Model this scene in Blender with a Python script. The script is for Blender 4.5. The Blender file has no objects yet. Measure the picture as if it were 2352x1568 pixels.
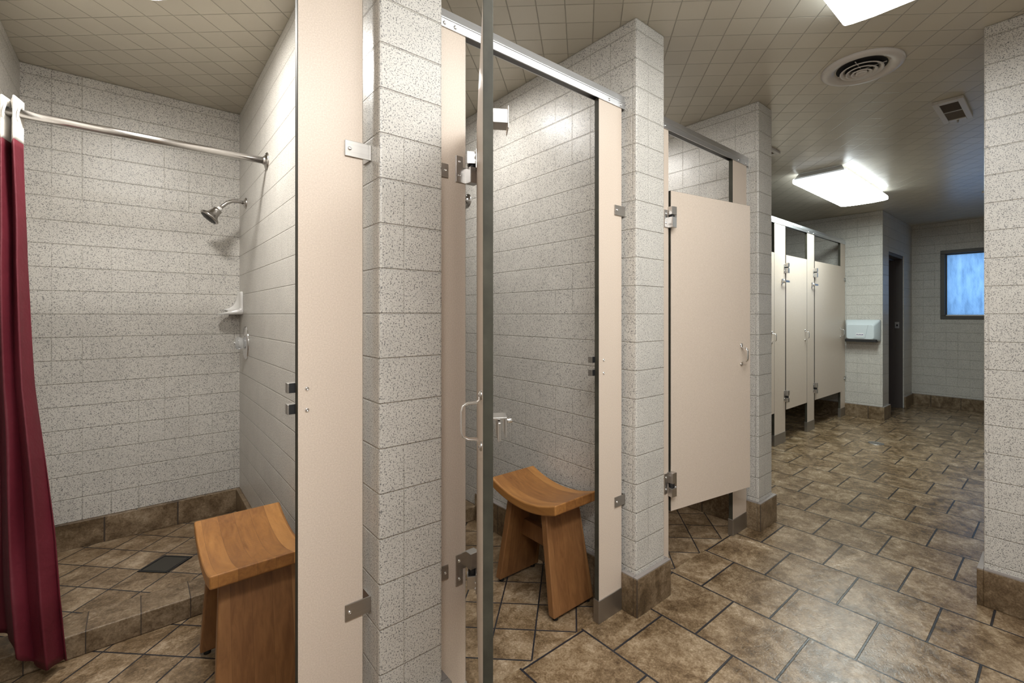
import bpy, bmesh, math, random
from mathutils import Vector, Matrix
random.seed(7)
S = bpy.context.scene
COL = S.collection
PI = math.pi

# ------------------------------------------------------------------ camera
H = 1.19
F_PX, YAW = 1063.5, 0.8499
cam_d = bpy.data.cameras.new('camera')
cam = bpy.data.objects.new('camera', cam_d); COL.objects.link(cam)
cam_d.sensor_fit = 'HORIZONTAL'; cam_d.sensor_width = 36.0
cam_d.lens = F_PX / 2352 * 36.0
cam_d.shift_x = -72.2 / 2352
cam_d.shift_y = -60.9 / 2352
cam_d.clip_start = 0.02
cam.location = (0, 0, H)
cam.rotation_euler = (PI/2, 0, YAW - PI/2)
S.camera = cam
# ------------------------------------------------------------------ world, exposure
w = bpy.data.worlds.new('sky'); S.world = w; w.use_nodes = True
bg = w.node_tree.nodes['Background']
bg.inputs[0].default_value = (0.74, 0.86, 1.0, 1); bg.inputs[1].default_value = 0.95
S.view_settings.view_transform = 'Standard'; S.view_settings.look = 'None'
S.view_settings.gamma = 1; S.view_settings.use_curve_mapping = False
S.view_settings.exposure = 1.3
E_CORR, E_FAR, E_STALL, E_FILL_BACK, E_FILL_WASH = 6.0, 10.5, 76.0, 15.0, 2.0      # emission of the fixtures; the last two are added unseen fill

CZ = 2.375            # ceiling height
YF = 1.20             # front plane of the shower partitions
YP = 1.14             # front plane of the block piers
YB = 3.24             # back wall of the stalls
XE = 7.78             # far end wall

# ------------------------------------------------------------------ material helpers
def mat(name):
    m = bpy.data.materials.new(name); m.use_nodes = True
    nt = m.node_tree; b = nt.nodes['Principled BSDF']
    return m, nt, b
def simple(name, col, rough=.5, metal=0., spec=.5, **k):
    m, nt, b = mat(name)
    b.inputs['Base Color'].default_value = (*col, 1); b.inputs['Roughness'].default_value = rough
    b.inputs['Metallic'].default_value = metal; b.inputs['Specular IOR Level'].default_value = spec
    for kk, v in k.items(): b.inputs[kk.replace('_', ' ')].default_value = v
    return m
class N:
    """tiny expression helper over math nodes"""
    def __init__(s, nt): s.nt = nt
    def m(s, op, *a, clamp=False):
        n = s.nt.nodes.new('ShaderNodeMath'); n.operation = op; n.use_clamp = clamp
        for i, x in enumerate(a):
            if isinstance(x, (int, float)): n.inputs[i].default_value = x
            else: s.nt.links.new(x, n.inputs[i])
        return n.outputs[0]
    def sep(s, v):
        n = s.nt.nodes.new('ShaderNodeSeparateXYZ'); s.nt.links.new(v, n.inputs[0]); return n.outputs
    def comb(s, x, y, z=0.0):
        n = s.nt.nodes.new('ShaderNodeCombineXYZ')
        for i, q in enumerate((x, y, z)):
            if isinstance(q, (int, float)): n.inputs[i].default_value = q
            else: s.nt.links.new(q, n.inputs[i])
        return n.outputs[0]
    def noise(s, v, scale, detail=2, rough=.5, out='Fac', dist=0.):
        n = s.nt.nodes.new('ShaderNodeTexNoise'); s.nt.links.new(v, n.inputs['Vector'])
        n.inputs['Scale'].default_value = scale; n.inputs['Detail'].default_value = detail
        n.inputs['Roughness'].default_value = rough; n.inputs['Distortion'].default_value = dist
        return n.outputs[out]
    def white(s, v, dim='3D'):
        n = s.nt.nodes.new('ShaderNodeTexWhiteNoise'); n.noise_dimensions = dim
        s.nt.links.new(v, n.inputs['Vector']); return n.outputs
    def ramp(s, f, stops, interp='LINEAR'):
        n = s.nt.nodes.new('ShaderNodeValToRGB'); n.color_ramp.interpolation = interp
        e = n.color_ramp.elements
        while len(e) < len(stops): e.new(0.5)
        for i, (p, c) in enumerate(stops):
            e[i].position = p; e[i].color = (*c, 1) if len(c) == 3 else c
        s.nt.links.new(f, n.inputs[0]); return n.outputs[0]
    def mix(s, f, a, b, mode='MIX'):
        n = s.nt.nodes.new('ShaderNodeMix'); n.data_type = 'RGBA'; n.blend_type = mode
        for i, q in ((0, f), (6, a), (7, b)):
            if isinstance(q, (int, float)): n.inputs[i].default_value = q
            elif isinstance(q, tuple): n.inputs[i].default_value = (*q, 1)
            else: s.nt.links.new(q, n.inputs[i])
        return n.outputs[2]
    def line(s, c, period, half, phase=0.0, soft=.5):
        """1 on the joint lines c = phase + k*period, 0 elsewhere"""
        t = s.m('FRACT', s.m('ADD', s.m('DIVIDE', s.m('SUBTRACT', c, phase), period), .5))
        d = s.m('MULTIPLY', s.m('ABSOLUTE', s.m('SUBTRACT', t, .5)), period)
        n = s.nt.nodes.new('ShaderNodeMapRange'); s.nt.links.new(d, n.inputs[0])
        n.inputs[1].default_value = half * soft; n.inputs[2].default_value = half
        n.inputs[3].default_value = 1; n.inputs[4].default_value = 0
        n.interpolation_type = 'SMOOTHSTEP'
        return n.outputs[0]
    def bump(s, h, strength, dist, normal=None):
        n = s.nt.nodes.new('ShaderNodeBump'); s.nt.links.new(h, n.inputs['Height'])
        n.inputs['Strength'].default_value = strength; n.inputs['Distance'].default_value = dist
        if normal is not None: s.nt.links.new(normal, n.inputs['Normal'])
        return n.outputs[0]
    def pos(s):
        n = s.nt.nodes.new('ShaderNodeNewGeometry'); return n.outputs['Position']
    def uv(s):
        n = s.nt.nodes.new('ShaderNodeUVMap'); n.uv_map = 'UVMap'; return n.outputs[0]
    def obj(s):
        n = s.nt.nodes.new('ShaderNodeTexCoord'); return n.outputs['Object']

def block_material(name, base=(.61, .583, .535), speck=(.075, .072, .075), amount=.592):
    m, nt, b = mat(name); n = N(nt)
    u, v, _ = n.sep(n.uv()); P = n.pos()
    hor = n.line(v, .1135, .0030, 1.193, .35)
    ver = n.line(u, .1135, .0026, 0.0, .35)
    # the painted score joints: courses strong, vertical scores filled with paint here and there
    fill = n.noise(P, 3.0, 1)
    vstr = n.m('MULTIPLY', ver, n.m('MULTIPLY', n.m('SUBTRACT', fill, .38, clamp=True), 2.2, clamp=True))
    j = n.m('MAXIMUM', hor, vstr)
    sp = n.noise(P, 265, 2.2, .64)
    spm = n.nt.nodes.new('ShaderNodeMapRange'); nt.links.new(sp, spm.inputs[0])
    spm.inputs[1].default_value = amount - .05; spm.inputs[2].default_value = amount + .03
    big = n.noise(P, 6, 3, .6)
    fine = n.noise(P, 420, 1)
    c0 = n.ramp(big, [(.3, tuple(x * .93 for x in base)), (.7, tuple(x * 1.05 for x in base))])
    c0 = n.mix(n.m('MULTIPLY', n.m('SUBTRACT', .62, fine, clamp=True), 1.0), c0, tuple(x * .55 for x in base))
    c1 = n.mix(n.m('MULTIPLY', spm.outputs[0], .85), c0, speck)
    c2 = n.mix(n.m('MULTIPLY', j, .30), c1, (.30, .27, .22))
    nt.links.new(c2, b.inputs['Base Color'])
    b.inputs['Roughness'].default_value = .36
    b.inputs['Specular IOR Level'].default_value = .45
    nb = n.bump(n.noise(P, 160, 3, .6), .25, .002)
    nb = n.bump(n.noise(P, 16, 2), .25, .006, nb)
    nb = n.bump(n.m('SUBTRACT', 1.0, j), .8, .004, nb)
    nt.links.new(nb, b.inputs['Normal'])
    return m

TRAV = [(.27, (.058, .034, .016)), (.41, (.132, .085, .043)), (.50, (.205, .139, .078)),
        (.60, (.300, .219, .136)), (.74, (.46, .362, .252))]
def travertine(n, P, tid=None, dark=1.0, sc=1.0):
    if tid is not None:
        off = n.nt.nodes.new('ShaderNodeVectorMath'); off.operation = 'MULTIPLY_ADD'
        n.nt.links.new(tid, off.inputs[0]); off.inputs[1].default_value = (7, 7, 7)
        n.nt.links.new(P, off.inputs[2]); P = off.outputs[0]
    a = n.noise(P, 6.5 * sc, 5, .6, dist=.8)
    bb = n.noise(P, 30 * sc, 7, .75, dist=.6)
    cc = n.noise(P, 140 * sc, 3, .6, dist=.6)
    f = n.m('ADD', n.m('MULTIPLY', a, .42), n.m('ADD', n.m('MULTIPLY', bb, .36), n.m('MULTIPLY', cc, .22)))
    f = n.m('ADD', n.m('MULTIPLY', n.m('SUBTRACT', f, .5), 1.7), .5)
    c = n.ramp(f, [(p, tuple(x * dark for x in q)) for p, q in TRAV])
    pit = n.noise(P, 95 * sc, 3, .7, dist=1.2)
    pm = n.m('MULTIPLY', n.m('SUBTRACT', pit, .60, clamp=True), 9.0, clamp=True)
    c = n.mix(n.m('MULTIPLY', pm, .5), c, (.075, .05, .032))
    return c, f
def tile_finish(n, b, c, f, j, grout=(.022, .022, .026), rough=.30):
    nt = n.nt
    nt.links.new(n.mix(j, c, grout), b.inputs['Base Color'])
    nt.links.new(n.m('ADD', rough - .06, n.m('MULTIPLY', f, .16)), b.inputs['Roughness'])
    b.inputs['Specular IOR Level'].default_value = .5
    nb = n.bump(f, .35, .004)
    nb = n.bump(n.m('SUBTRACT', 1.0, j), .9, .003, nb)
    nt.links.new(nb, b.inputs['Normal'])
def floor_running():
    m, nt, b = mat('travertine tile, staggered'); n = N(nt)
    x, y, z = n.sep(n.pos())
    px, py = .2975, .2895
    ci = n.m('FLOOR', n.m('DIVIDE', n.m('SUBTRACT', x, 1.863), px))
    par = n.m('MULTIPLY', n.m('FLOORED_MODULO', ci, 2.0), .5 * py)
    y2 = n.m('SUBTRACT', n.m('SUBTRACT', y, .490), par)
    j = n.m('MAXIMUM', n.line(x, px, .0042, 1.863, .7), n.line(y2, py, .0042, 0, .7))
    cj = n.m('FLOOR', n.m('DIVIDE', y2, py))
    tid = n.white(n.comb(ci, cj))[1]
    c, f = travertine(n, n.pos(), tid)
    tile_finish(n, b, c, f, j, rough=.22)
    return m
def floor_diagonal():
    m, nt, b = mat('travertine tile, laid diagonally'); n = N(nt)
    u, v, _ = n.sep(n.uv())       # uv: units of half a tile diagonal
    s = n.m('MULTIPLY', n.m('ADD', u, v), .5); d = n.m('MULTIPLY', n.m('SUBTRACT', u, v), .5)
    j = n.m('MAXIMUM', n.line(s, 1, .021, 0, .7), n.line(d, 1, .021, 0, .7))
    tid = n.white(n.comb(n.m('FLOOR', s), n.m('FLOOR', d)))[1]
    c, f = travertine(n, n.pos(), tid)
    tile_finish(n, b, c, f, j)
    return m
def base_tile():
    m, nt, b = mat('travertine base tile'); n = N(nt)
    u, v, _ = n.sep(n.uv())
    j = n.line(u, .2915, .0035, 0, .7)
    tid = n.white(n.comb(n.m('FLOOR', n.m('DIVIDE', u, .2915)), 1.0))[1]
    c, f = travertine(n, n.pos(), tid, dark=.78)
    tile_finish(n, b, c, f, j, grout=(.06, .045, .035), rough=.34)
    return m
def ceiling_mat():
    m, nt, b = mat('painted score-jointed ceiling'); n = N(nt)
    x, y, z = n.sep(n.pos())
    u = n.m('DIVIDE', n.m('SUBTRACT', x, 1.7907), .0801); v = n.m('DIVIDE', n.m('SUBTRACT', y, 1.047), .0763)
    s = n.m('MULTIPLY', n.m('ADD', u, v), .5); d = n.m('MULTIPLY', n.m('SUBTRACT', u, v), .5)
    ja = n.line(d, 1, .022, 0, .3); jb = n.line(s, 1, .022, 0, .3)
    wear = n.noise(n.pos(), 2.2, 2)
    jb = n.m('MULTIPLY', jb, n.m('ADD', .35, n.m('MULTIPLY', n.m('SUBTRACT', wear, .3, clamp=True), 2.2), clamp=True))
    j = n.m('MAXIMUM', n.m('MULTIPLY', ja, .9), jb)
    tid = n.white(n.comb(n.m('FLOOR', s), n.m('FLOOR', d)))[0]
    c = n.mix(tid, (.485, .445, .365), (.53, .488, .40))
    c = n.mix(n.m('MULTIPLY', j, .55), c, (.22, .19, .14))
    nt.links.new(c, b.inputs['Base Color'])
    b.inputs['Roughness'].default_value = .30
    nb = n.bump(n.noise(n.pos(), 14, 3), .3, .003)
    nb = n.bump(n.m('MULTIPLY', tid, 1.0), .10, .004, nb)
    nb = n.bump(n.m('SUBTRACT', 1.0, j), .9, .004, nb)
    nt.links.new(nb, b.inputs['Normal'])
    return m
def laminate():
    m, nt, b = mat('beige partition laminate'); n = N(nt)
    P = n.pos()
    f = n.noise(P, 300, 2, .7)
    c = n.ramp(f, [(.3, (.57, .475, .39)), (.5, (.63, .53, .44)), (.7, (.69, .59, .50))])
    nt.links.new(c, b.inputs['Base Color'])
    b.inputs['Roughness'].default_value = .38
    nt.links.new(n.bump(f, .05, .001), b.inputs['Normal'])
    return m
def laminate_edge():
    m, nt, b = mat('dark laminate core edge'); n = N(nt)
    f = n.noise(n.pos(), 14, 4, .6)
    c = n.ramp(f, [(.3, (.034, .032, .024)), (.7, (.062, .058, .043))])
    nt.links.new(c, b.inputs['Base Color']); b.inputs['Roughness'].default_value = .6; b.inputs['Specular IOR Level'].default_value = .2
    return m
def brushed(name, col=(.55, .53, .51), rough=.34, vertical=False):
    m, nt, b = mat(name); n = N(nt)
    x, y, z = n.sep(n.obj())
    v = n.comb(n.m('MULTIPLY', x, 1.0 if not vertical else 40.), n.m('MULTIPLY', y, 40.), n.m('MULTIPLY', z, 40. if not vertical else 1.))
    f = n.noise(v, 8, 3)
    nt.links.new(n.mix(f, tuple(q * .88 for q in col), tuple(min(1, q * 1.1) for q in col)), b.inputs['Base Color'])
    b.inputs['Metallic'].default_value = 1.0
    nt.links.new(n.m('ADD', rough - .05, n.m('MULTIPLY', f, .1)), b.inputs['Roughness'])
    return m
def wood(name, strip=.048, axis=0, base=((.17, .066, .018), (.31, .135, .036), (.45, .215, .062))):
    """solid hardwood glued up from strips; grain runs along object Y (axis=0: strips across X) or along Z"""
    m, nt, b = mat(name); n = N(nt)
    x, y, z = n.sep(n.obj())
    if axis == 0: a, l, t = x, y, z
    else: a, l, t = x, z, y
    sid = n.m('FLOOR', n.m('ADD', n.m('DIVIDE', a, strip), .37))
    r = n.white(n.comb(sid, 3.0))[0]
    vec = n.comb(n.m('MULTIPLY', a, 1.0), n.m('ADD', n.m('MULTIPLY', l, .10), n.m('MULTIPLY', r, 9.0)), n.m('MULTIPLY', t, 1.0))
    g = n.noise(vec, 48, 6, .6, dist=1.4)
    g2 = n.noise(vec, 10, 2, .5, dist=2.5)
    f = n.m('ADD', n.m('MULTIPLY', g, .42), n.m('ADD', n.m('MULTIPLY', g2, .30), n.m('MULTIPLY', r, .28)))
    c = n.ramp(f, [(.28, base[0]), (.5, base[1]), (.74, base[2])])
    seam = n.line(a, strip, .0007, -.37 * strip, .4)
    c = n.mix(n.m('MULTIPLY', seam, .5), c, (.07, .028, .01))
    nt.links.new(c, b.inputs['Base Color'])
    b.inputs['Roughness'].default_value = .38
    nt.links.new(n.bump(g, .12, .001), b.inputs['Normal'])
    return m
def fabric(name, col, sheen=.4):
    m, nt, b = mat(name); n = N(nt)
    P = n.obj()
    f = n.noise(P, 6, 4, .6); g = n.noise(P, 60, 3, .6)
    c = n.mix(n.m('MULTIPLY', f, .5), col, tuple(q * .6 for q in col))
    nt.links.new(c, b.inputs['Base Color'])
    b.inputs['Roughness'].default_value = .62
    b.inputs['Sheen Weight'].default_value = sheen
    nb = n.bump(f, .35, .02); nb = n.bump(g, .25, .004, nb)
    nt.links.new(nb, b.inputs['Normal'])
    return m
def emitter(name, col, strength):
    m, nt, b = mat(name)
    b.inputs['Base Color'].default_value = (.85, .87, .88, 1)
    b.inputs['Emission Color'].default_value = (*col, 1); b.inputs['Emission Strength'].default_value = strength
    b.inputs['Roughness'].default_value = .25
    return m

M_BLOCK = block_material('speckle painted block')
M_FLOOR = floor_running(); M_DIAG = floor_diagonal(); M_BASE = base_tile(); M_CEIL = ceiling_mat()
M_LAM = laminate(); M_EDGE = laminate_edge()
M_STEEL = brushed('satin stainless'); M_STEEL_D = brushed('dull stainless', (.42, .40, .375), .42)
M_RAIL = brushed('anodised headrail', (.66, .665, .68), .36)
M_CHROME = simple('chrome', (.82, .82, .83), .08, 1.0)
M_NICKEL = simple('brushed nickel', (.50, .48, .46), .24, 1.0)
M_BLACK = simple('black rubber', (.012, .012, .013), .5)
M_DARK = simple('dark void', (.010, .010, .011), .9)
M_WHITEP = simple('white enamel', (.72, .73, .74), .28)
M_VENT = simple('off-white enamel', (.56, .53, .50), .35)
M_CERAM = simple('white glazed ceramic', (.80, .79, .77), .12)
M_SEAT = wood('teak seat'); M_LEG = wood('teak leg', .055, 1, ((.15, .062, .022), (.25, .115, .042), (.35, .18, .07)))
M_CURT = fabric('burgundy cloth', (.128, .008, .019), .0)
M_CWHITE = fabric('off-white cloth band', (.72, .69, .64), .2)
M_DRYER = simple('pale grey dryer cover', (.56, .62, .65), .22)
M_JAMB = simple('taupe painted steel', (.075, .062, .058), .45)
M_BRONZE = simple('dark bronze frame', (.065, .058, .050), .42)
M_CAULK = simple('pale caulk', (.27, .24, .22), .6)
M_CLEAR = simple('clear acrylic', (.9, .92, .93), .05, 0, .5, Transmission_Weight=.85, IOR=1.49)
M_LENS = emitter('corridor lens', (.97, .98, .97), E_CORR)
M_FILL_WASH = emitter('added wash fill lens', (.94, .98, 1.0), E_FILL_WASH)  # glow of the fill light added out of view on the right
M_LENS2 = emitter('far lens', (.90, 1.0, .965), E_FAR)
M_FILL_BACK = emitter('added back fill lens', (.97, .98, .98), E_FILL_BACK)  # glow of the fill light added behind the camera
M_CAP = emitter('lens end cap', (.9, .96, 1.0), .45); M_SIDE = emitter('lens side', (.88, .96, 1.0), 2.5)
M_GLOBE = emitter('stall globe', (1.0, .975, .93), E_STALL); M_GLOBE2 = emitter('small stall globe', (1.0, .975, .94), E_STALL * .44)

# ------------------------------------------------------------------ geometry helpers
def setp(o, label=None, cat=None, group=None, kind=None):
    if label: o['label'] = label
    if cat: o['category'] = cat
    if group: o['group'] = group
    if kind: o['kind'] = kind
    return o
def thing(name, label, cat, loc=(0, 0, 0), rz=0, group=None):
    o = bpy.data.objects.new(name, None); COL.objects.link(o)
    o.location = loc; o.rotation_euler = (0, 0, rz); o.empty_display_size = .05
    return setp(o, label, cat, group)
class MB:
    def __init__(s): s.bm = bmesh.new(); s.uvl = s.bm.loops.layers.uv.new('UVMap'); s.mats = []
    def mi(s, m):
        if m not in s.mats: s.mats.append(m)
        return s.mats.index(m)
    def _uv(s, faces, off, sc):
        for f in faces:
            n = f.normal
            for l in f.loops:
                c = l.vert.co
                if abs(n.z) > .7: u, v = c.x, c.y
                elif abs(n.x) > abs(n.y): u, v = (c.y - off[1]) * sc[1], c.z
                else: u, v = (c.x - off[0]) * sc[0], c.z
                l[s.uvl].uv = (u, v)
    def box(s, x0, x1, y0, y1, z0, z1, m, side=None, bevel=0, off=(0, 0), sc=(1, 1), mtx=None, seg=2):
        """side: dict face-> material, faces: 'x','y','z'"""
        old = set(s.bm.verts)
        r = bmesh.ops.create_cube(s.bm, size=1)
        vs = r['verts']
        for v in vs:
            v.co = Vector(((x0 + x1) / 2 + v.co.x * (x1 - x0), (y0 + y1) / 2 + v.co.y * (y1 - y0), (z0 + z1) / 2 + v.co.z * (z1 - z0)))
        fs = set(f for v in vs for f in v.link_faces)
        for f in fs:
            f.normal_update(); k = 'x' if abs(f.normal.x) > .7 else 'y' if abs(f.normal.y) > .7 else 'z'
            f.material_index = s.mi(side.get(k, m) if side else m)
        s._uv(fs, off, sc)
        if bevel:
            es = list(set(e for f in fs for e in f.edges))
            bmesh.ops.bevel(s.bm, geom=es, offset=bevel, segments=seg, affect='EDGES', profile=.5)
        if mtx is not None:
            bmesh.ops.transform(s.bm, matrix=mtx, verts=[v for v in s.bm.verts if v not in old])
        for v in s.bm.verts: v.tag = True
        return s
    def cyl(s, p0, p1, r0, r1, m, n=20, caps=True):
        p0, p1 = Vector(p0), Vector(p1); d = p1 - p0
        q = d.to_track_quat('Z', 'Y').to_matrix().to_4x4(); q.translation = (p0 + p1) / 2
        r = bmesh.ops.create_cone(s.bm, cap_ends=caps, segments=n, radius1=r0, radius2=r1, depth=d.length, matrix=q)
        k = s.mi(m)
        for f in set(f for v in r['verts'] for f in v.link_faces): f.material_index = k; f.smooth = len(f.verts) == 4
        for v in s.bm.verts: v.tag = True
        return s
    def lathe(s, prof, m, origin=(0, 0, 0), axis=(0, 0, 1), n=32, close=False):
        """prof: list of (radius, height along axis)"""
        q = Vector(axis).normalized().to_track_quat('Z', 'Y').to_matrix(); o = Vector(origin); k = s.mi(m)
        rings = []
        for r, h in prof:
            if r < 1e-6: rings.append([s.bm.verts.new(o + q @ Vector((0, 0, h)))])
            else: rings.append([s.bm.verts.new(o + q @ Vector((r * math.cos(2*PI*i/n), r * math.sin(2*PI*i/n), h))) for i in range(n)])
        for a, b in zip(rings, rings[1:]):
            for i in range(n):
                j = (i + 1) % n
                try:
                    if len(a) == 1 and len(b) == 1: continue
                    if len(a) == 1: f = s.bm.faces.new((a[0], b[i], b[j]))
                    elif len(b) == 1: f = s.bm.faces.new((a[i], a[j], b[0]))
                    else: f = s.bm.faces.new((a[i], a[j], b[j], b[i]))
                    f.material_index = k; f.smooth = True
                except ValueError: pass
        for v in s.bm.verts: v.tag = True
        return s
    def tube(s, pts, r, m, n=14, flat=None):
        """round bar through points; flat=(w,h) gives a flattened bar"""
        pts = [Vector(p) for p in pts]; k = s.mi(m); rings = []; up = None
        for i, p in enumerate(pts):
            t = (pts[min(i + 1, len(pts) - 1)] - pts[max(i - 1, 0)]).normalized()
            if up is None: up = Vector((0, 0, 1)) if abs(t.z) < .9 else Vector((0, 1, 0))
            a = t.cross(up).normalized(); up = a.cross(t).normalized()
            ra, rb = (r, r) if flat is None else flat
            rings.append([s.bm.verts.new(p + a * ra * math.cos(2*PI*j/n) + up * rb * math.sin(2*PI*j/n)) for j in range(n)])
        for a, b in zip(rings, rings[1:]):
            for i in range(n):
                j = (i + 1) % n; f = s.bm.faces.new((a[i], a[j], b[j], b[i])); f.material_index = k; f.smooth = True
        for c in (rings[0], rings[-1]):
            f = s.bm.faces.new(c); f.material_index = k
        for v in s.bm.verts: v.tag = True
        return s
    def prism(s, pts, d, m, smooth=False):
        """closed polygon (3D points) extruded by vector d"""
        k = s.mi(m); d = Vector(d); a = [s.bm.verts.new(Vector(p)) for p in pts]; b = [s.bm.verts.new(Vector(p) + d) for p in pts]
        fs = [s.bm.faces.new(a), s.bm.faces.new(list(reversed(b)))]
        for i in range(len(pts)):
            j = (i + 1) % len(pts); f = s.bm.faces.new((a[i], b[i], b[j], a[j])); fs.append(f); f.smooth = smooth
        for f in fs: f.material_index = k; f.normal_update()
        s._uv(fs, (0, 0), (1, 1))
        for v in s.bm.verts: v.tag = True
        return s
    def quad(s, pts, m, uvs=None):
        vs = [s.bm.verts.new(p) for p in pts]; f = s.bm.faces.new(vs); f.material_index = s.mi(m)
        for l, p, i in zip(f.loops, pts, range(4)): l[s.uvl].uv = uvs[i] if uvs else (p[0], p[1])
        for v in s.bm.verts: v.tag = True
        return s
    def build(s, name, parent=None, kind=None, smooth_angle=None, label=None, origin=None):
        bmesh.ops.recalc_face_normals(s.bm, faces=s.bm.faces[:])
        me = bpy.data.meshes.new(name)
        if origin is not None: bmesh.ops.translate(s.bm, vec=-Vector(origin), verts=s.bm.verts)
        s.bm.to_mesh(me); s.bm.free()
        for m in s.mats: me.materials.append(m)
        o = bpy.data.objects.new(name, me); COL.objects.link(o)
        if origin is not None: o.location = origin
        if parent is not None: o.parent = parent
        if kind: o['kind'] = kind
        if label: o['label'] = label
        return o

# ================================================================== SETTING
# dividing block walls between the shower stalls end in the piers at Y = YP
WALLS = [(.4565, .6315, .5219), (1.4925, 1.6865, 1.5727), (2.5880, 2.7616, 2.669)]
XL = -.41
def zwall(mb, x0, x1, y0, y1, off=(0, 1.3862), sc=(1, 1), z0=0, z1=CZ, bevel=.006):
    return mb.box(x0, x1, y0, y1, z0, z1, M_BLOCK, off=off, sc=sc, bevel=bevel)
for (x0, x1, ph) in WALLS:
    mb = MB(); zwall(mb, x0, x1, YP, YB + .01, off=(ph, 1.3862)); mb.build('wall_divider', kind='structure')
mb = MB(); zwall(mb, -.60, XL, YP, YB + .01, off=(.05, 1.3862)); mb.build('wall_left', kind='structure')
mb = MB(); zwall(mb, -1.9, 2.68, YB, YB + .2, off=(-.3086, 0), sc=(1.075, 1)); mb.build('wall_back', kind='structure')
mb = MB(); zwall(mb, 2.68, 6.40, YB, YB + .2, off=(0, 0)); mb.build('wall_toilets', kind='structure')
# wall that carries the hand dryer, then runs on past the doorway
mb = MB(); zwall(mb, 6.335, 6.603, 1.40, YB + .01, off=(6.56, 1.418)); mb.build('wall_dryer', kind='structure')
mb = MB()
zwall(mb, 7.35, XE + .2, 1.40, 1.60, off=(7.45, 1.418))
mb.build('wall_doorway', kind='structure')
mb = MB(); zwall(mb, 6.60, 7.352, 1.40, 1.60, z0=1.935, off=(6.56, 1.418)); mb.build('wall_lintel', kind='structure')
# end wall with the window opening
WY0, WY1, WZ0, WZ1 = .16, 1.105, 1.135, 2.015
mb = MB()
mb.box(XE, XE + .2, WY1, 1.42, 0, CZ, M_BLOCK, off=(0, 1.39))
mb.box(XE, XE + .2, -1.95, WY0, 0, CZ, M_BLOCK, off=(0, 1.39))
mb.box(XE, XE + .2, WY0, WY1, 0, WZ0, M_BLOCK, off=(0, 1.39))
mb.box(XE, XE + .2, WY0, WY1, WZ1, CZ, M_BLOCK, off=(0, 1.39))
mb.build('wall_end', kind='structure')
# right hand return wall in the foreground
mb = MB(); zwall(mb, 2.62, 2.80, -1.75, .235, off=(2.7, .2215)); mb.build('wall_right', kind='structure')
mb = MB(); zwall(mb, 2.62, XE + .2, -1.95, -1.75, off=(0, 0)); mb.build('wall_wash', kind='structure')
mb = MB(); zwall(mb, -1.9, 2.63, -.60, -.40, off=(0, 0)); mb.build('wall_front', kind='structure')
mb = MB(); zwall(mb, -1.9, -1.7, -.41, YB, off=(0, 0)); mb.build('wall_entry', kind='structure')
# vestibule behind the doorway
mb = MB()
mb.box(6.45, 8.2, 2.6, 2.7, 0, CZ, M_BLOCK); mb.box(8.1, 8.2, 1.58, 2.6, 0, CZ, M_BLOCK)
mb.build('wall_vestibule', kind='structure')

mb = MB()
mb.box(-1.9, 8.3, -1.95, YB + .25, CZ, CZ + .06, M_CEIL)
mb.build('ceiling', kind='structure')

# floor: corridor in staggered tile, stalls in diagonal tile
def diag_uv(pts, x0, y0, dx, dy): return [((p[0] - x0) / dx, (p[1] - y0) / dy) for p in pts]
mb = MB()
TH = 1.2235
def fq(x0, x1, y0, y1, m=M_FLOOR, z=0, d=None):
    p = [(x0, y0, z), (x1, y0, z), (x1, y1, z), (x0, y1, z)]
    mb.quad(p, m, diag_uv(p, *d) if d else None)
fq(-1.9, 8.3, -1.95, TH)
fq(2.67, 8.3, TH, YB + .1)
fq(-1.9, -.5, TH, YB + .1)
fq(-.5, .55, TH, YB + .1, M_DIAG, 0, (.0189, 2.1456, .1085, .111))
fq(.55, 2.67, TH, YB + .1, M_DIAG, 0, (1.1315, 1.334, .1095, .1095))
mb.box(-1.9, 8.3, -1.95, YB + .1, -.06, -.002, M_BASE)
mb.build('floor', kind='structure')
# raised shower pans behind the curbs
PZ = .045
CY0, CY1, CTZ = 2.28, 2.43, .082
for i, (x0, x1, d) in enumerate(((XL, .4565, (.0122, 2.5395, .0995, .1105)), (.6315, 1.4925, (.9, 2.54, .105, .105)), (1.6865, 2.588, (1.9, 2.54, .105, .105)))):
    mb = MB(); fz = PZ
    p = [(x0, CY1, PZ), (x1, CY1, PZ), (x1, YB, PZ), (x0, YB, PZ)]
    mb.quad(p, M_DIAG, diag_uv(p, *d))
    mb.box(x0, x1, CY1, YB, 0, PZ - .002, M_BASE)
    mb.build('floor', kind='structure')
    mb = MB()
    mb.box(x0, x1, CY0, CY1, 0, CTZ, M_BASE, bevel=.006, off=(.0125, 0), sc=(.2915 / .147, 1), seg=3)
    # joints also run over the top of the curb
    for f in mb.bm.faces:
        for l in f.loops: l[mb.uvl].uv = ((l.vert.co.x - .0125) * .2915 / .147, l.vert.co.z)
    o = mb.build('shower_curb')
    setp(o, ['low tiled curb in front of the leftmost shower, beneath the burgundy curtain',
             'low tiled curb inside the middle stall, seen through the gap beside its open door',
             'low tiled curb inside the third stall, behind the closed beige door'][i], 'curb')
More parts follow.
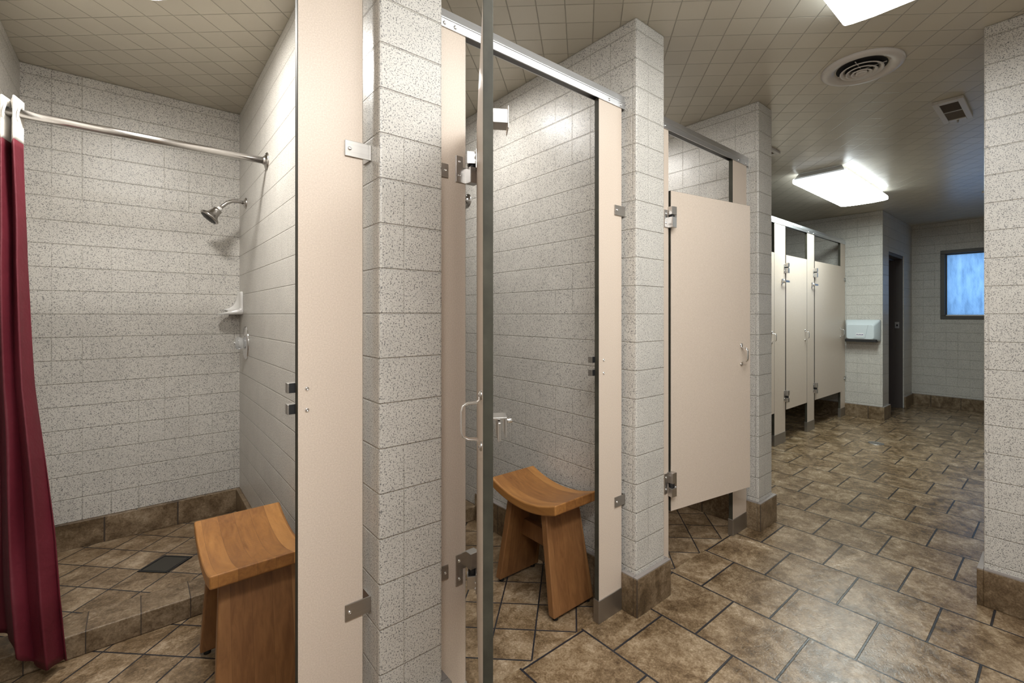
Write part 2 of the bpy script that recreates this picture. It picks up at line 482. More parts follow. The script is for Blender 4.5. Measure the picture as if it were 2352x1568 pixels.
# tile bases
def base(name, boxes, off=(0, 0), hgt=.147, lip=True):
    mb = MB()
    for (x0, x1, y0, y1, *zz) in boxes:
        z0 = zz[0] if zz else 0
        mb.box(x0, x1, y0, y1, z0, z0 + hgt, M_BASE, off=off, bevel=.0025)
        if lip: mb.box(x0 + .001, x1 - .001, y0 + .001, y1 - .001, z0 + hgt, z0 + hgt + .004, M_CAULK)
    return mb.build(name, kind='structure')
T = .02
for (x0, x1, ph) in WALLS:
    base('baseboard_pier', [(x0 - T, x1 + T, YP - T, YP), (x0 - T, x0 + .0005, YP, YF)] +
         ([(x1 - .0005, x1 + T, YP, YF)]), off=(x0 - T, YP - T), hgt=.18 if x0 < 1 else .15)
for i, (x0, x1) in enumerate(((XL, .4565), (.6315, 1.4925), (1.6865, 2.588))):
    base('baseboard_stall', [(x1 - T, x1 + .0005, YF + .03, CY0), (x0 - .001, x0 + T, YF + .03, CY0)], off=(0, 1.47), hgt=.155)
    base('baseboard_shower', [(x0, x1, YB - T, YB + .001, PZ), (x1 - T, x1 + .001, CY1, YB - T, PZ), (x0 - .001, x0 + T, CY1, YB - T, PZ)], off=(-.1221, 2.6), hgt=.128, lip=False)
base('baseboard_dryer', [(6.335 - T, 6.3355, 1.4005, YB), (6.335 - T, 6.603, 1.40 - T, 1.4005)], off=(6.335, 1.535 - .2915))
base('baseboard_doorway', [(7.36, XE, 1.40 - T, 1.401)], off=(7.2, 0))
base('baseboard_end', [(XE - T, XE + .001, -1.75, 1.40 - T)], off=(0, .905))
base('baseboard_right', [(2.62 - T, 2.6205, -1.75, .2345), (2.62 - T, 2.80, .2345, .235 + T), (2.7995, 2.82, -1.75, .2345)], off=(2.45, -.02))
base('baseboard_toilets', [(2.77, 6.33, YB - T, YB + .001)], off=(2.9, 0))
# window
W = thing('window_1', None, None); W['kind'] = 'structure'; W.location = (XE, 0, 0)
mb = MB(); fx0, fx1 = -.012, .11; t = .045
mb.box(fx0, fx1, WY0, WY1, WZ0, WZ0 + t, M_BRONZE, bevel=.003); mb.box(fx0, fx1, WY0, WY1, WZ1 - t, WZ1, M_BRONZE, bevel=.003)
mb.box(fx0, fx1, WY0, WY0 + t, WZ0 + t, WZ1 - t, M_BRONZE, bevel=.003); mb.box(fx0, fx1, WY1 - t, WY1, WZ0 + t, WZ1 - t, M_BRONZE, bevel=.003)
mb.build('window_frame', W)
mb = MB(); a = .012
mb.box(.05, .07, WY0 + t, WY1 - t, WZ0 + t, WZ0 + t + a, M_STEEL_D); mb.box(.05, .07, WY0 + t, WY1 - t, WZ1 - t - a, WZ1 - t, M_BRONZE)
mb.box(.05, .07, WY1 - t - a, WY1 - t, WZ0 + t + a, WZ1 - t - a, M_BRONZE); mb.box(.05, .07, WY0 + t, WY0 + t + a, WZ0 + t + a, WZ1 - t - a, M_BRONZE)
mb.build('glazing_bead', W)
def patterned_glass():
    m, nt, b = mat('patterned obscure glass'); n = N(nt)
    nt.nodes.remove(b)
    x, y, z = n.sep(n.pos())
    p = n.line(n.m('ADD', y, n.m('MULTIPLY', z, 1.35)), .026, .010, 0, .1)
    q = n.line(n.m('SUBTRACT', y, n.m('MULTIPLY', z, 1.35)), .026, .010, 0, .1)
    st = n.noise(n.comb(0.0, n.m('MULTIPLY', y, 7.0), n.m('MULTIPLY', z, 1.6)), 2.2, 5, .7)
    c = n.ramp(st, [(.32, (.27, .40, .55)), (.5, (.40, .57, .76)), (.7, (.52, .69, .86))])
    c = n.mix(n.m('MULTIPLY', p, .25), c, (.78, .92, 1.0)); c = n.mix(n.m('MULTIPLY', q, .22), c, (.28, .45, .62))
    tr = nt.nodes.new('ShaderNodeBsdfTranslucent'); nt.links.new(c, tr.inputs[0])
    gl = nt.nodes.new('ShaderNodeBsdfGlossy'); gl.inputs['Roughness'].default_value = .15; gl.inputs[0].default_value = (.5, .5, .5, 1)
    nb = n.bump(n.m('SUBTRACT', p, q), .5, .002); nt.links.new(nb, gl.inputs['Normal'])
    mx = nt.nodes.new('ShaderNodeMixShader'); mx.inputs[0].default_value = .06
    nt.links.new(tr.outputs[0], mx.inputs[1]); nt.links.new(gl.outputs[0], mx.inputs[2])
    nt.links.new(mx.outputs[0], nt.nodes['Material Output'].inputs[0])
    return m
M_GLASS = patterned_glass()
mb = MB(); mb.box(.058, .064, WY0 + t, WY1 - t, WZ0 + t, WZ1 - t, M_GLASS); mb.build('window_pane', W)
# doorway frame (hollow steel jamb)
D = thing('door_1', None, None, (6.603, 1.40, 0)); D['kind'] = 'structure'
mb = MB(); dw = 7.35 - 6.603
for s in (0, 1):
    X = (lambda v: v) if s == 0 else (lambda v: dw - v)
    for (a0, a1, b0, b1) in ((0.0, .022, .012, .185), (.022, .038, .095, .15)):
        xs = sorted((X(a0), X(a1))); mb.box(xs[0], xs[1], b0, b1, 0, 1.935 - .02, M_JAMB, bevel=.002)
mb.box(0, dw, .012, .185, 1.90, 1.933, M_JAMB, bevel=.002); mb.box(.022, dw - .022, .095, .15, 1.88, 1.90, M_JAMB, bevel=.002)
mb.build('door_frame', D)
mb = MB(); mb.box(dw - .0235, dw - .0215, .10 - .055, .10 - .01, 1.02, 1.10, M_STEEL, bevel=.0005); mb.box(dw - .0242, dw - .0232, .10 - .04, .10 - .025, 1.045, 1.07, M_DARK)
mb.build('strike_plate', D)
mb = MB(); mb.tube([(.10, .07, 1.89), (.13, .05, 1.875), (.17, .05, 1.875), (.2, .07, 1.89)], .008, M_STEEL_D); mb.build('door_closer', D)

# ================================================================== PARTITIONS
LS = {'x': M_EDGE, 'z': M_EDGE}
def screw(parent, p, d=(0, -1, 0), r=.0052):
    mb = MB(); d = Vector(d)
    mb.lathe([(r, 0), (r * .98, .0012), (r * .75, .0028), (r * .42, .0034), (r * .40, .0020), (.16 * r, .0020), (.14 * r, .0032), (0, .0034)], M_CHROME, p, d, 16)
    return mb.build('screw', parent)
def bracket(parent, x_wall, x_in, z, y=-.001, wy=-.05, h=.040):
    """L bracket: plate on the pilaster face reaching the block wall beside it (pilaster-local coordinates)"""
    s = 1 if x_wall > x_in else -1
    mb = MB(); a, b_ = sorted((x_wall - .001 * s, x_in))
    mb.box(a, b_, y - .0035, y, z - h / 2, z + h / 2, M_STEEL_D, bevel=.0008)
    a, b_ = sorted((x_wall, x_wall - .0035 * s))
    mb.box(a, b_, y - .004, y + .045, z - h / 2, z + h / 2, M_STEEL_D, bevel=.0008)
    o = mb.build('wall_bracket', parent)
    screw(o, (x_in + .011 * s, y - .0035, z), r=.0048)
    return o
def shoe(parent, x0, x1, t=.022, h=.088):
    mb = MB(); mb.box(x0 - .003, x1 + .003, -.0035, t + .0035, 0, h, M_STEEL_D, bevel=.0015)
    return mb.build('floor_shoe', parent)
def pilaster(x0, x1, y, label, wall=None, zs=(1.609, .443), top=2.03, sh=.088, group=None, t=.022):
    o = thing('partition_pilaster', label, 'partition', (x0, y, 0), 0, group)
    w_ = x1 - x0
    mb = MB(); mb.box(0, w_, 0, t, .02, top, M_LAM, LS, bevel=.0012, seg=1); mb.build('panel', o)
    shoe(o, 0, w_, t, sh)
    if wall is not None:
        for z in zs: bracket(o, wall - x0, (w_ - .046 if wall > x1 else .046) , z)
    return o
def rail(x0, x1, y, label, t=.022, z0=2.025, screws=()):
    o = thing('headrail', label, 'rail', (x0, y, z0))
    L = x1 - x0; h = .055
    mb = MB(); a, b_ = -.004, t + .004
    sec = [(a, 0), (a, h * .42), (a - .0015, h * .44), (a - .0015, h * .50), (a, h * .52), (a + .003, h * .96), (a + .008, h), (b_ - .004, h * .86), (b_, h * .8), (b_, 0), (t + .0005, 0), (t + .0005, h * .3), (-.0005, h * .3), (-.0005, 0)]
    mb.prism([(0, p, q) for p, q in sec], (L, 0, 0), M_RAIL)
    mb.build('rail_body', o)
    for sx in screws: screw(o, (sx - x0, a, h * .2), r=.0055)
    return o
def keeper(parent, x, z, y=.024):
    """dark clad latch keeper looking out past the pilaster edge"""
    mb = MB(); mb.box(x - .017, x + .02, y - .004, y + .016, z - .012, z + .012, M_STEEL_D, bevel=.001)
    mb.box(x - .0135, x + .02, y - .006, y - .0035, z - .0115, z + .0115, M_BLACK)
    mb.build('latch_keeper', parent)

P1 = pilaster(.2842, .4373, YF, 'broad beige pilaster in the left foreground, bracketed to the nearest block pier', wall=.4565)
for z in (1.0165, .966): keeper(P1, 0, z); screw(P1, (.0205, 0, z - .002))
P0 = pilaster(XL + .01, -.33, YF, 'beige pilaster on the left wall of the first stall', wall=XL)
P2 = pilaster(.6365, .7438, YF, 'beige pilaster beside the nearest block pier that carries the open door', wall=.6315)
P3 = pilaster(1.3380, 1.4760, YF, 'beige pilaster with steel foot, right of the wooden stool in the middle stall', wall=1.4925)
for z in (1.0165, .966): keeper(P3, 0, z); screw(P3, (.028, 0, z - .002))
P4 = pilaster(1.6915, 1.8080, YF, 'narrow beige pilaster behind the second block pier, hinge side of the closed door', wall=1.6865)
P5 = pilaster(2.4100, 2.5720, YF, 'beige pilaster behind the latch side of the closed door, beside the third block pier', wall=2.588)
rail(XL, .4565, YF, 'metal headrail across the top of the first stall front')
rail(.6315, 1.4925, YF, 'metal headrail spanning the middle stall above the wooden stool', screws=(.67, .705, 1.395, 1.465))
rail(1.6865, 2.588, YF, 'metal headrail above the closed door of the third stall', screws=(1.775, 2.47, 2.555))

def knuckle(mb, cx, cy, z0, z1, rot=0, m=M_STEEL):
    M4 = Matrix.Translation((cx, cy, 0)) @ Matrix.Rotation(rot, 4, 'Z')
    s = .0155
    mb.box(-s, s, -s, s, z0, z1, m, bevel=.0012, mtx=M4)
def hinge_fixed(pil, px, x_edge, top, yoff=-.013):
    """leaf on the pilaster with its knuckle. px,py pivot in pilaster-local coordinates"""
    mb = MB()
    if top: zz = (1.583, 1.662); kz = (1.583, 1.630); arm = (1.583, 1.630)
    else: zz = (.388, .479); kz = (.434, .481); arm = (.434, .481)
    mb.box(x_edge - .036, x_edge - .012, -.0035, 0, zz[0], zz[1], M_STEEL, bevel=.001)
    mb.box(x_edge - .014, x_edge + .001, -.0035, 0, arm[0], arm[1], M_STEEL, bevel=.001)
    o = mb.build('hinge_leaf', pil)
    mb = MB(); knuckle(mb, px, yoff, kz[0], kz[1]); mb.build('hinge_knuckle', o)
    for z in (zz[0] + .020, zz[1] - .018): screw(o, (x_edge - .025, -.0035, z), r=.0048)
    mb = MB(); mb.cyl((px, yoff, 1.629 if top else .411), (px, yoff, 1.641 if top else .436), .0125, .0125, M_BLACK); mb.build('hinge_bushing', o)
def stall_door(loc, ang, width, label, group=None, z0=.298, z1=1.756, pull_at=.51, hook=True, latch=True, a=.013, t=.018, flip=False):
    o = thing('stall_door', label, 'door', (loc[0], loc[1], 0), ang, group)
    mb = MB(); mb.box(.006, .006 + width, a, a + t, z0, z1, M_LAM, LS, bevel=.001, seg=1); mb.build('panel', o)
    for top in (1, 0):
        mb = MB(); kz = (1.640, 1.677) if top else (.374, .413)
        knuckle(mb, 0, 0, kz[0], kz[1]); kn = mb.build('hinge_knuckle', None)
        mb = MB(); mb.box(0, .042, a - .0035, a, kz[0] - .02 * (top), kz[1] + .02 * (1 - top), M_STEEL, bevel=.001)
        k = mb.build('hinge_leaf', o); kn.parent = k
        for q in (.3, .75): screw(k, (.034, a - .0035, kz[0] + (kz[1] - kz[0]) * q), r=.0045)
    # pull handle: bent flat bar with two round feet
    x = pull_at; za, zb = .953, 1.023; pr = .038
    mb = MB()
    pts = [(x, a - .004, zb + .018), (x, a - .004, zb + .005), (x, a - .010, zb), (x, a - pr + .012, zb - .001), (x, a - pr + .003, zb - .006), (x, a - pr, zb - .016),
           (x, a - pr, za + .016), (x, a - pr + .003, za + .006), (x, a - pr + .012, za + .001), (x, a - .010, za), (x, a - .004, za - .005), (x, a - .004, za - .018)]
    mb.tube(pts, .004, M_CHROME, 12, flat=(.0065, .0028))
    for z in (zb + .014, za - .014): mb.lathe([(.009, 0), (.009, .003), (.004, .007), (0, .0075)], M_STEEL, (x, a, z), (0, -1, 0), 18)
    mb.build('pull_handle', o)
    if latch:
        x = .006 + width - .062; y = a + t
        mb = MB()
        mb.prism([(x - .02, y, 1.002), (x + .02, y, 1.002), (x + .02, y, 1.006), (x - .02, y, 1.006)], (0, .002, .028), M_STEEL)
        mb.box(x - .022, x + .022, y + .0005, y + .026, .995, .999, M_STEEL, bevel=.0008)
        mb.box(x - .022, x + .022, y + .024, y + .028, .962, .999, M_STEEL, bevel=.0008)
        mb.box(x - .03, x + .034, y + .010, y + .016, .957, .992, M_STEEL_D, bevel=.0015)
        mb.cyl((x, y + .026, .988), (x, y + .040, .988), .0042, .0042, M_CHROME)
        k = mb.build('latch', o)
    if hook:
        x = .006 + width - .045; y = a + t; z = 1.556
        mb = MB()
        mb.box(x - .018, x + .018, y + .0002, y + .029, z + .011, z + .0125, M_STEEL_D)
        mb.box(x + .0165, x + .018, y + .0002, y + .029, z - .0125, z + .0125, M_STEEL_D)
        mb.box(x - .018, x + .018, y + .0002, y + .029, z - .0125, z - .011, M_STEEL_D)
        mb.box(x - .020, x + .020, y + .028, y + .030, z - .022, z + .019, M_STEEL, bevel=.0008)
        mb.build('coat_hook', o)
    return o
for pil, x0, xe, px in ((P2, .6365, .7438, .758), (P4, 1.6915, 1.8080, 1.8065 + .008), (P0, XL + .01, -.33, -.316)):
    for top in (1, 0): hinge_fixed(pil, px - x0, xe - x0, top)
stall_door((.758, 1.187), math.radians(-122), .578, 'beige stall door swung wide open toward the camera, seen nearly edge-on', pull_at=.515)
stall_door((1.8145, 1.187), math.radians(-10.2), .578, 'closed beige stall door with pull handle between the second and third block piers')
stall_door((-.316, 1.187), math.radians(-101), .578, 'beige stall door of the leftmost shower, swung open at the left edge of the frame')

# far toilet stalls
YT = 1.768
G = 'toilet compartment doors in the lit room beyond'
T0 = pilaster(2.765, 3.73, YT, 'beige partition filling the run from the third block pier to the first toilet door')
T1 = pilaster(4.335, 4.578, YT, 'beige pilaster at the left of the toilet compartments, just past the third block pier', sh=.10)
T2 = pilaster(5.125, 5.320, YT, 'beige pilaster between the two fully visible toilet doors', sh=.10)
T3 = pilaster(6.155, 6.325, YT, 'narrow beige pilaster against the hand dryer wall', wall=6.335, sh=.10)
rail(2.765, 6.335, YT, 'long metal headrail above the row of toilet compartments', screws=(4.36, 4.54, 5.15, 5.29, 6.2))
def toilet_door(px, w_, label, rot=0):
    return stall_door((px, YT - .013), rot, w_, label, G, pull_at=w_ - .045, latch=False, hook=False)
toilet_door(3.742, .585, 'beige toilet door mostly hidden behind the third block pier, only its edge showing')
toilet_door(4.588, .527, 'beige toilet door left of the pair, hinged beside the brighter pilaster')
toilet_door(5.332, .845, 'wide beige toilet door nearest the white hand dryer', math.radians(-.6))
for pil, x0, xe, px in ((T0, 2.765, 3.73, 3.742), (T1, 4.335, 4.578, 4.588), (T2, 5.125, 5.320, 5.332)):
    for top in (1, 0): hinge_fixed(pil, px - x0, xe - x0, top)
# swing-over door catches fixed to the pilasters
for pil, x0, px, lab in ((T1, 4.335, 4.50, 'l'), (T2, 5.125, 5.245, 'r')):
    x = px - x0
    mb = MB(); mb.box(x - .012, x + .012, -.008, 0, 1.478, 1.525, M_STEEL, bevel=.001)
    mb.box(x, x + .095, -.034, -.030, 1.493, 1.512, M_STEEL, bevel=.001); mb.box(x - .004, x + .004, -.034, -.006, 1.493, 1.512, M_STEEL)
    mb.cyl((x, -.020, 1.484), (x, -.020, 1.520), .007, .007, M_CHROME)
    mb.build('door_bumper', pil)
for xx, lab in ((4.44, 'beige dividing panel between toilet compartments, seen under the left door'), (5.22, 'beige dividing panel between the two right-hand toilet compartments')):
    o = thing('divider_panel', lab, 'partition', (xx, YT + .022, 0))
    mb = MB(); mb.box(-.011, .011, .004, YB - YT - .03, .30, 1.756, M_LAM, {'y': M_EDGE, 'z': M_EDGE}); mb.build('panel', o)
    
    for zb in (1.42, .52): mb = MB(); mb.box(-.02, .02, YB - YT - .04, YB - YT - .0225, zb - .02, zb + .02, M_STEEL_D); mb.build('wall_bracket', o)

# ================================================================== SHOWER FITTINGS
def curtain_rod(x0, x1, y, z, label, left=True):
    o = thing('curtain_rod', label, 'rod', (x1, y, z))
    L = x1 - x0
    mb = MB(); mb.cyl((-L + .004, 0, 0), (-.004, 0, 0), .0155, .0155, M_NICKEL, 28); mb.build('tube', o)
    for xx, s in ((-.0005, -1), (-L + .0005, 1)):
        mb = MB(); mb.lathe([(.040, 0), (.040, .003), (.036, .006), (.024, .010), (.019, .012), (.019, .016), (.0155, .018)], M_NICKEL, (xx, 0, 0), (s, 0, 0), 32)
        f = mb.build('flange', o); screw(f, (xx + s * .008, 0, .028), (s, 0, 0), .004)
    return o
ROD_Y, ROD_Z = 2.467, 1.905
curtain_rod(XL, .4565, ROD_Y, ROD_Z, 'satin metal curtain rod across the leftmost shower')
curtain_rod(.6315, 1.4925, 2.385, 1.875, 'metal curtain rod in the middle stall, its wall flange showing beside the open door')

def curtain():
    o = thing('shower_curtain', 'burgundy shower curtain with white top band bunched at the left edge', 'curtain', (-.40, ROD_Y, 0))
    # sheet follows folds; u across, v down. right edge drifts outward toward the floor
    def edge_x(z):   # right edge in world x at height z
        P = [(1.80, -.303), (1.61, -.297), (1.37, -.290), (.94, -.262), (.75, -.240), (.45, -.205), (.20, -.182), (.03, -.169)]
        if z >= P[0][0]: return P[0][1]
        for (a, xa), (b, xb) in zip(P, P[1:]):
            if z >= b: return xb + (xa - xb) * (z - b) / (a - b)
        return P[-1][1]
    def ss(a, b, x): x = min(1, max(0, (x - a) / (b - a))); return x * x * (3 - 2 * x)
    def yy(z, u):    # hangs from the rod; only the free edge is pulled forward over the curb
        t = min(1, max(0, (1.9 - z) / 1.65)); return ROD_Y - .250 * t ** 1.3 * ss(.0, .62, u)
    NU, NV = 110, 70
    def sheet(z_hi, z_lo, m, name, nv, th=.002):
        bm = bmesh.new(); rows = []
        for j in range(nv + 1):
            z = z_hi + (z_lo - z_hi) * j / nv; row = []
            xr = edge_x(z); xl = -.398
            for i in range(NU + 1):
                u = i / NU; k = (1.9 - z) / 1.9
                amp = .032 - .006 * k
                ph = 2 * PI * (3.1 * u) + .35 * math.sin(3 * z + u)
                y = yy(z, u) + amp * math.cos(ph) + .008 * math.sin(9 * u + 5 * z) + .004 * math.sin(23 * u - 11 * z)
                x = xl + (xr - xl) * (u - .030 * math.sin(2 * ph) * .5)
                x += .004 * math.sin(7 * z + 4 * u) * u * k
                zz = z
                if z_lo < .1: zz = z + (j / nv) ** 6 * (.085 * (1 - ss(.35, .80, u)) - .006 * math.cos(ph))
                row.append(bm.verts.new((x + .40, y - ROD_Y, zz)))
            rows.append(row)
        for a, b in zip(rows, rows[1:]):
            for i in range(NU):
                f = bm.faces.new((a[i], a[i + 1], b[i + 1], b[i])); f.smooth = True
        me = bpy.data.meshes.new(name); bm.to_mesh(me); bm.free(); me.materials.append(m)
        ob = bpy.data.objects.new(name, me); COL.objects.link(ob); ob.parent = o
        md = ob.modifiers.new('solid', 'SOLIDIFY'); md.thickness = th
        return ob
    sheet(1.803, .030, M_CURT, 'cloth', NV)
    sheet(1.955, 1.800, M_CWHITE, 'top_band', 8)
    for k in range(3):
        mb = MB(); R = .030; cx = .020 + k * .034 
        pts = [(cx + .004 * math.sin(a), R * math.cos(a), ROD_Z - .006 + R * math.sin(a)) for a in [2 * PI * i / 28 for i in range(29)]]
        mb.tube(pts, .004, M_CERAM, 10, flat=(.003, .008)); mb.build('ring', o)
    return o
curtain()

# shower head on the right wall of the first shower
XW = .4565
o = thing('wall_shower', 'brushed metal shower head on a bent arm below the end of the curtain rod', 'shower head', (XW, 3.02, 1.81))
mb = MB(); mb.lathe([(.030, 0), (.030, .003), (.026, .007), (.014, .012), (.0105, .014)], M_NICKEL, (-.0005, 0, 0), (-1, 0, 0)); mb.build('flange', o)
mb = MB()
arm = [(-.01, 0, 0), (-.04, 0, .004), (-.065, 0, .001), (-.088, 0, -.012), (-.106, 0, -.030), (-.120, 0, -.047)]
mb.tube(arm, .0095, M_NICKEL, 16); mb.build('arm', o)
hd = Vector((-.66, -.05, -.78)).normalized(); p0 = Vector((-.120, 0, -.047))
mb = MB(); mb.lathe([(0, -.004), (.013, -.004), (.014, .002), (.013, .010)], M_CERAM, p0, hd); mb.build('coupling_ring', o)
mb = MB(); mb.lathe([(.012, .008), (.021, .012), (.023, .020), (.022, .026), (.024, .032), (.027, .046), (.034, .056), (.046, .065), (.049, .070), (.047, .076), (.040, .078)], M_NICKEL, p0, hd, 40); hb = mb.build('head', o)
mb = MB(); mb.lathe([(.041, .0775), (.038, .080), (.028, .079), (.018, .083), (0, .084)], M_BLACK, p0, hd, 36)
mb.build('spray_face', hb)
# mixing valve
o = thing('shower_valve', 'round chrome shower valve with clear knob under the white soap dish', 'valve', (XW, 3.02, 1.035))
mb = MB(); mb.lathe([(.092, 0), (.092, .002), (.088, .006), (.070, .010), (.026, .0145), (.020, .016), (.0, .017)], M_CHROME, (-.0005, 0, 0), (-1, 0, 0), 48)
for v in mb.bm.verts: v.co.y *= .92
mb.build('escutcheon', o)
mb = MB(); mb.lathe([(.018, .016), (.030, .019), (.034, .027), (.034, .040), (.028, .048), (.012, .052), (0, .052)], M_CLEAR, (0, 0, 0), (-1, 0, 0), 12); k = mb.build('knob', o)
mb = MB(); mb.lathe([(0, .0525), (.010, .0525), (.009, .056), (0, .057)], M_CHROME, (0, 0, 0), (-1, 0, 0), 20); mb.build('knob_cap', k)
# corner soap dish
o = thing('soap_dish', 'white ceramic corner soap dish in the angle of the shower walls', 'soap dish', (XW, YB, 1.192))
bm_ = MB(); nn = 14
# (height fraction, reach along the back wall, reach along the side wall, thickness behind the curve)
prof = [(0, .006, .100), (.05, .016, .116), (.12, .042, .121), (.19, .074, .122), (.215, .080, .122), (.24, .074, .122), (.30, .052, .122), (.42, .032, .121), (.60, .019, .120), (.85, .012, .118), (.96, .010, .114), (1.0, .006, .105)]
hh = .132; rings = []
for f_, rx, ry in prof:
    ring = [bm_.bm.verts.new((-.0003, -.0003, f_ * hh))]
    th = .010 if f_ > .26 else .010 + (.26 - f_) * .45
    for i in range(nn + 1):
        a = i / nn          # concave run from the back-wall tip to the side-wall edge
        px = -rx * (1 - a) ** 2.6 - th * (1 - (1 - a) ** 3) * (1 if i < nn else .35)
        py = -ry * a ** 1.15 - .0003
        if i == 0: px, py = -rx, -.0003
        ring.append(bm_.bm.verts.new((px, py, f_ * hh)))
    ring.append(bm_.bm.verts.new((-.0003, -ry, f_ * hh)))
    rings.append(ring)
for a, b_ in zip(rings, rings[1:]):
    for i in range(len(a)):
        j = (i + 1) % len(a); f = bm_.bm.faces.new((a[i], a[j], b_[j], b_[i])); f.smooth = 0 < i < nn + 1
bm_.bm.faces.new(rings[0]); bm_.bm.faces.new(rings[-1]); bm_.mi(M_CERAM)
bm_.build('dish', o)
# shower drain
o = thing('floor_drain', 'square dark drain grate set diagonally in the tiled shower floor', 'drain', (.100, 2.744, PZ), PI / 4)
r = .0695
mb = MB(); tt = .008
for (x0, x1, y0, y1) in ((-r, r, -r, -r + tt), (-r, r, r - tt, r), (-r, -r + tt, -r + tt, r - tt), (r - tt, r, -r + tt, r - tt)): mb.box(x0, x1, y0, y1, 0, .004, M_BLACK, bevel=.0008)
mb.build('frame', o)
M_GRATE = simple('dark pewter', (.060, .055, .046), .55, .5)
mb = MB(); mb.box(-r + tt + .003, r - tt - .003, -r + tt + .003, r - tt - .003, 0, .0035, M_GRATE, bevel=.0008); mb.build('cover', o)
# small round corridor drain
o = thing('floor_drain', 'small round grey drain grate in the corridor floor before the hand dryer', 'drain', (5.148, 1.19, 0))
mb = MB(); mb.lathe([(.062, 0), (.062, .003), (.052, .004), (.050, .002), (0, .002)], M_STEEL_D, n=28); mb.build('rim', o)
mb = MB()
for k in range(-3, 4):
    hw = math.sqrt(max(.0001, .048 ** 2 - (k * .013) ** 2)); mb.box(-hw, hw, k * .013 - .0035, k * .013 + .0035, .0022, .0045, M_STEEL)
mb.build('grate', o)

# ================================================================== STOOLS
def stool(cx, cy, label, wx=.26, ly=.43, zt=.462, rz=0, leg_in=.035):
    o = thing('stool', label, 'stool', (cx, cy, 0), rz)
    # seat: concave along Y
    n_ = 28; top = []; bot = []; dip = .042; th = .040
    for i in range(n_ + 1):
        y = -ly / 2 + ly * i / n_; k = (2 * y / ly) ** 2
        zc = zt - dip * (1 - k)
        top.append((0, y, zc)); bot.append((0, y, zc - th + .004 * (1 - k)))
    mb = MB(); poly = [(-wx / 2, p[1], p[2]) for p in top] + [(-wx / 2, p[1], p[2]) for p in reversed(bot)]
    mb.prism(poly, (wx, 0, 0), M_SEAT)
    s = mb.build('seat', o); bv = s.modifiers.new('bevel', 'BEVEL'); bv.width = .006; bv.segments = 3; bv.limit_method = 'ANGLE'; bv.angle_limit = math.radians(40)
    for sg in (-1, 1):
        # slab leg splayed outwards, a touch narrower at the top
        t_ = .034; yt = sg * (ly / 2 - .105); yb = sg * (ly / 2 - leg_in); zb = .014
        kt = (2 * yt / ly) ** 2; ztop = zt - dip * (1 - kt) - th + .012
        wt, wb = wx * .76, wx * .90
        me = MB(); k = me.mi(M_LEG)
        V = [me.bm.verts.new(p) for p in ((-wb / 2, yb - t_ / 2, zb), (wb / 2, yb - t_ / 2, zb), (wb / 2, yb + t_ / 2, zb), (-wb / 2, yb + t_ / 2, zb),
                                          (-wt / 2, yt - t_ / 2, ztop), (wt / 2, yt - t_ / 2, ztop), (wt / 2, yt + t_ / 2, ztop), (-wt / 2, yt + t_ / 2, ztop))]
        for q in ((0, 1, 2, 3), (4, 5, 6, 7), (0, 1, 5, 4), (1, 2, 6, 5), (2, 3, 7, 6), (3, 0, 4, 7)): me.bm.faces.new([V[i] for i in q])
        l = me.build('leg', o); bv = l.modifiers.new('bevel', 'BEVEL'); bv.width = .005; bv.segments = 3
        for sx in (-1, 1):
            mb = MB(); mb.cyl((sx * (wb / 2 - .022), yb, 0), (sx * (wb / 2 - .022), yb, zb + .001), .011, .011, M_BLACK, 16); mb.build('foot_pad', l)
    mb = MB(); mb.box(-.014, .014, -(ly / 2 - .075), ly / 2 - .075, .20, .275, M_LEG, bevel=.003); mb.build('stretcher', o)
    return o
stool(.286, 1.812, 'wooden stool in the leftmost stall, partly hidden behind the foreground pilaster', wx=.268, ly=.462)
stool(1.322, 1.508, 'wooden stool with curved seat in the middle stall, beside the open door edge', wx=.25, ly=.425)

